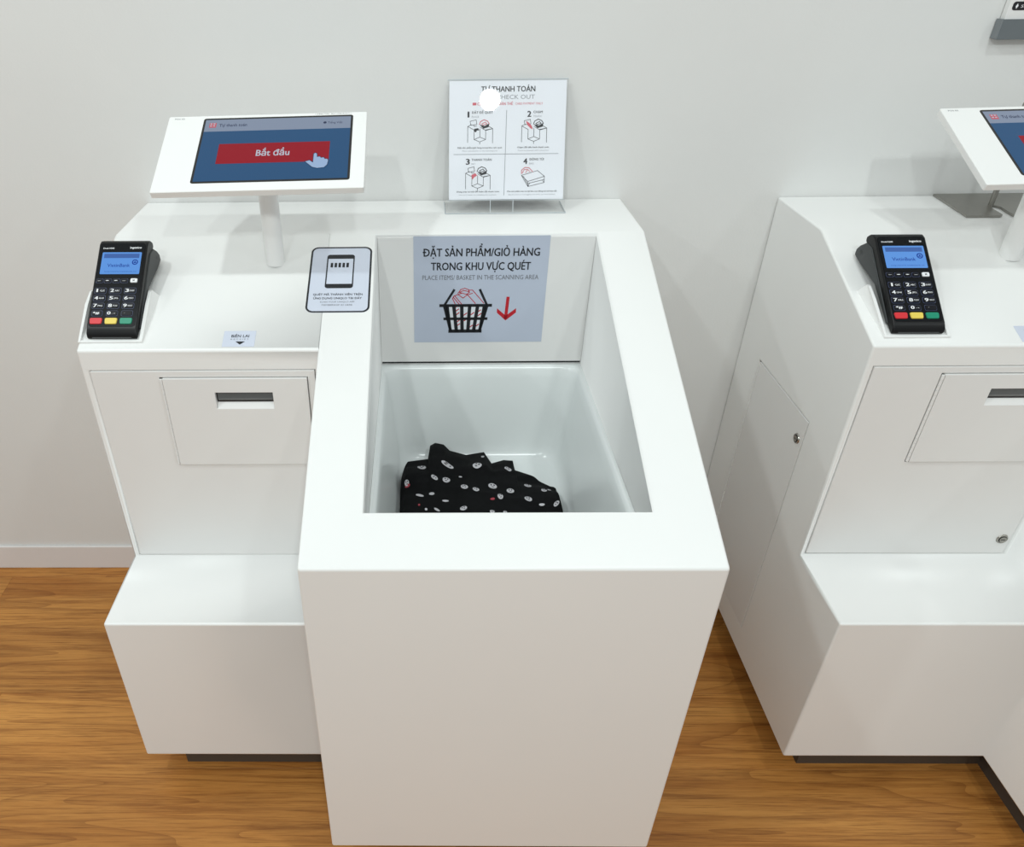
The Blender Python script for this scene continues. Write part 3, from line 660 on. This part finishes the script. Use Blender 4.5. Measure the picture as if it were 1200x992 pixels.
# ------------------------------------------------------------------ folded garment in the tray
from mathutils.noise import noise as pnoise
back = [(0.4876, -0.32, 0.544), (0.4968, -0.30, 0.5440), (0.5340, -0.287, 0.5405), (0.5383, -0.27, 0.5589), (0.5479, -0.268, 0.5640), (0.5639, -0.268, 0.5600), (0.5752, -0.272, 0.5490), (0.6058, -0.275, 0.5410), (0.6397, -0.27, 0.5440), (0.6537, -0.285, 0.5285), (0.6757, -0.285, 0.5360), (0.6930, -0.285, 0.5345), (0.6960, -0.30, 0.5235), (0.7343, -0.33, 0.529), (0.7547, -0.35, 0.5304), (0.7634, -0.36, 0.536), (0.7670, -0.40, 0.5336)]
def lerp_back(x):
    for a, b in zip(back, back[1:]):
        if x <= b[0]:
            f = max(0, (x - a[0]) / (b[0] - a[0])); return (a[1] + (b[1] - a[1]) * f, a[2] + (b[2] - a[2]) * f)
    return back[-1][1:]
YFR = -0.55
def cloth_z(x, y, zb):
    d = lerp_back(x)[0] - y                    # distance in front of the back edge
    z = zb + 0.010 * min(1, d / 0.06) + 0.005 * math.sin((x * 0.55 + y) * 62) * min(1, d / 0.03) * 0.5
    z += 0.006 * pnoise(Vector((x * 22, y * 30, 3.1))) * min(1, d / 0.02)
    # flattening out of the back edge's steps further forward
    m = 0.552 - 0.016 * max(0, (x - 0.60) / 0.17)
    t = min(1, d / 0.11); z = z * (1 - t) + (m + (z - zb) * 0.8) * t
    # overlapping folds: a step down along two slanted lines
    for (y0, sl, hgt) in ((-0.345, 0.16, 0.007), (-0.405, -0.22, 0.006)):
        e = y0 + sl * (x - 0.63) - y; z -= hgt * (1 / (1 + math.exp(-e / 0.0022)))
    return z
NX, NY = 110, 64
xs = sorted(set([0.4876 + (0.7670 - 0.4876) * i / NX for i in range(NX + 1)] + [b[0] for b in back]))
verts, faces, gridi = [], [], {}
for i, x in enumerate(xs):
    yb, zb = lerp_back(x)
    for j in range(NY + 1):
        y = yb + (YFR - yb) * (j / NY)
        z = cloth_z(x, y, zb)
        ed = min((x - xs[0]) / 0.008, (xs[-1] - x) / 0.008, 1.0); z -= 0.010 * (1 - max(0, ed)) ** 2
        gridi[i, j] = len(verts); verts.append((x, y, z))
nx = len(xs)
for i in range(nx - 1):
    for j in range(NY): faces.append((gridi[i, j], gridi[i, j + 1], gridi[i + 1, j + 1], gridi[i + 1, j]))
loop = [gridi[i, 0] for i in range(nx)] + [gridi[nx - 1, j] for j in range(1, NY + 1)] + [gridi[i, NY] for i in range(nx - 2, -1, -1)] + [gridi[0, j] for j in range(NY - 1, 0, -1)]
prev = loop
for lev in range(1, 5):
    cur = []
    for idx in loop:
        x, y, z = verts[idx]; f = lev / 4
        bulge = 0.004 * math.sin(math.pi * (1 - f) * 0.8 + 0.2) + 0.0015 * math.sin(f * 19)
        cx_, cy_ = x - 0.63, y + 0.41; L_ = math.hypot(cx_, cy_)
        cur.append(len(verts)); verts.append((x + bulge * cx_ / L_, y + bulge * cy_ / L_, z + (0.5006 - z) * f))
    n = len(loop)
    for i in range(n): faces.append((prev[i], prev[(i + 1) % n], cur[(i + 1) % n], cur[i]))
    prev = cur
faces.append(tuple(prev))
me = bpy.data.meshes.new('folded_garment'); me.from_pydata(verts, [], faces); me.update()
bm = bmesh.new(); bm.from_mesh(me); bmesh.ops.recalc_face_normals(bm, faces=bm.faces); bm.to_mesh(me); bm.free()
gar = link('folded_garment', me, CLOTH, None, smooth=True)
tag(gar, 'crumpled folded black garment with small white printed motifs in the tray', 'garment')
def surf(x, y):
    yb, zb = lerp_back(x); return cloth_z(x, min(y, yb), zb)
def motif(x, y, w, h, rot, mt=PRINTW, kind=0):
    def sh(name, pts, m, lift, par):
        vs = [(x, y, surf(x, y) + lift)]
        for a, b in pts:
            X = x + a * math.cos(rot) - b * math.sin(rot); Y = y + a * math.sin(rot) + b * math.cos(rot); vs.append((X, Y, surf(X, Y) + lift))
        n = len(pts); me = bpy.data.meshes.new(name)
        return vs, [(0, 1 + i, 1 + (i + 1) % n) for i in range(n)]
    el = lambda cx, cy, rx, ry, n=14: [(cx + rx * math.cos(2 * math.pi * i / n), cy + ry * math.sin(2 * math.pi * i / n) * (1.0 if math.sin(2 * math.pi * i / n) > 0 else 1.15)) for i in range(n)]
    vs, fs = sh('printed_motif', el(0, 0, w / 2, h / 2), mt, 0.0012, gar)
    me = bpy.data.meshes.new('printed_motif'); me.from_pydata(vs, [], fs); me.update(); o = link('printed_motif', me, mt, gar)
    if kind < 2:
        V, Fc = [], []
        for ex, ey, rx, ry in ((-0.17 * w, 0.10 * h, 0.10 * w, 0.13 * h), (0.17 * w, 0.10 * h, 0.10 * w, 0.13 * h), (0, -0.28 * h, 0.16 * w, 0.07 * h)):
            pts = el(ex, ey, rx, ry, 8); n0 = len(V)
            for a, b in [(ex, ey)] + pts:
                X = x + a * math.cos(rot) - b * math.sin(rot); Y = y + a * math.sin(rot) + b * math.cos(rot); V.append((X, Y, surf(X, Y) + 0.0022))
            Fc += [(n0, n0 + 1 + i, n0 + 1 + (i + 1) % 8) for i in range(8)]
        me = bpy.data.meshes.new('motif_marks'); me.from_pydata(V, [], Fc); me.update(); link('motif_marks', me, CLOTH, o)
MOT = [(0.5223, -0.3297, 0.0179, 0.0219, 0, 0), (0.5682, -0.3337, 0.0135, 0.0298, 0.9, 0), (0.6228, -0.3326, 0.0178, 0.0227, -0.5, 0), (0.6796, -0.3251, 0.0135, 0.0229, 0.2, 0), (0.5447, -0.3674, 0.0095, 0.0175, 0.7, 0), (0.4958, -0.3737, 0.009, 0.0113, 0.2, 1), (0.5659, -0.3713, 0.0154, 0.0156, -0.2, 0), (0.5914, -0.3578, 0.0069, 0.0036, 0, 2), (0.5968, -0.3884, 0.0141, 0.0153, 0.6, 0), (0.6169, -0.3932, 0.013, 0.0144, 0.4, 0), (0.6475, -0.378, 0.0173, 0.0155, 0, 0), (0.6778, -0.3892, 0.0151, 0.0136, 0, 0), (0.7123, -0.3602, 0.0138, 0.0184, 0.3, 0), (0.6584, -0.4078, 0.0108, 0.0124, 0.3, 0), (0.7387, -0.3796, 0.0116, 0.0128, -0.2, 0), (0.7493, -0.3731, 0.0079, 0.0095, -0.5, 2), (0.5182, -0.4071, 0.0078, 0.0182, 1.0, 2), (0.5395, -0.403, 0.0114, 0.01, 0.5, 2), (0.5631, -0.4214, 0.0128, 0.0049, 0, 2), (0.7072, -0.407, 0.015, 0.0165, 0.2, 0), (0.7293, -0.4203, 0.0113, 0.0065, 0, 2), (0.7546, -0.4196, 0.0087, 0.0178, -0.6, 0), (0.5929, -0.4415, 0.0147, 0.0111, 0.6, 0), (0.5478, -0.4425, 0.0061, 0.0143, 0.8, 2), (0.5295, -0.444, 0.0051, 0.0072, 0, 2), (0.6413, -0.4477, 0.0091, 0.0079, 0, 1), (0.6632, -0.4478, 0.0075, 0.0079, 0, 1), (0.497, -0.3784, 0.0106, 0.0061, 0.3, 3), (0.6445, -0.414, 0.0098, 0.0058, 0.4, 3), (0.5176, -0.4339, 0.0041, 0.0065, 0, 3), (0.6358, -0.2926, 0.0066, 0.0086, 0, 1)]
for (x, y, w_, h_, r_, kd) in MOT: motif(x, y, w_ * 0.88, h_ * 0.82, r_, PRINTR if kd == 3 else PRINTW, kd)

# ------------------------------------------------------------------ steel stand on the right kiosk
S = empty('steel_stand', (1.535, -0.07, H))
def s_(x, y): return (x - 1.535, y + 0.07)
bm = bmesh.new(); slab(bm, [s_(1.466, -0.134), s_(1.5230, -0.134), s_(1.5305, -0.128), s_(1.5345, -0.086), s_(1.5395, -0.0765), s_(1.5480, -0.0775), s_(1.5530, -0.086), s_(1.5470, -0.131), s_(1.5500, -0.134), s_(1.655, -0.134), s_(1.655, -0.004), s_(1.480, -0.004)], 0.0002, 0.0042)
from_bm('base_plate', bm, STEEL, S, bevel=0.0005, seg=1)
bm = bmesh.new(); cyl(bm, (0.0060, -0.0070, 0.004), (0.0060, -0.0070, 0.180), 0.0044, 20); from_bm('pole', bm, STEEL, S, smooth=True).modifiers.new('edge', 'EDGE_SPLIT').split_angle = 0.6
bm = bmesh.new(); box(bm, -0.0035, 0.040, -0.0125, 0.002, 0.164, 0.174); from_bm('bracket', bm, STEEL, S, bevel=0.001)
tag(S, 'brushed steel plate stand with a thin pole behind the right touch screen', 'stand')

# ------------------------------------------------------------------ wall sign holder at the top right
N_ = empty('wall_sign_holder', (1.62, 0.0, 1.2))
def off(*b): return (b[0] - 1.62, b[1] - 1.62, b[2], b[3], b[4] - 1.2, b[5] - 1.2)
boxo('sign_board', off(1.487, 1.78, -0.012, -0.0005, 1.2285, 1.42), PANEL, N_, bevel=0.0008)
rl = boxo('rail', off(1.4835, 1.785, -0.0165, -0.0005, 1.2000, 1.2300), SHELFG, N_, bevel=0.0006, seg=1); rl['label'] = 'grey metal bottom rail'
boxo('end_cap', off(1.4815, 1.4835, -0.0160, -0.0005, 1.2010, 1.2300), SHELFE, N_)
bm = bmesh.new(); slab(bm, rrect(0.110, 0.0125, 0.004, 4), 0, 0.0005); lb = from_bm('label_strip', bm, INK_K, N_); lb.matrix_local = frame((1.5475 - 1.62, -0.012, 0.0490), (1, 0, 0), (0, 0, 1))
k = Ink(0.110, 0.0125); k.poly([(0.04, 0.55), (0.06, 0.85), (0.08, 0.5), (0.06, 0.2)]); k.text('SELF CHECKOUT', 0.12, 0.90, 0.35, 0.70); k.build('lettering', INK_W, lb, 0.0007)
tag(N_, 'white wall sign with a grey bottom rail at the upper right corner', 'wall sign')
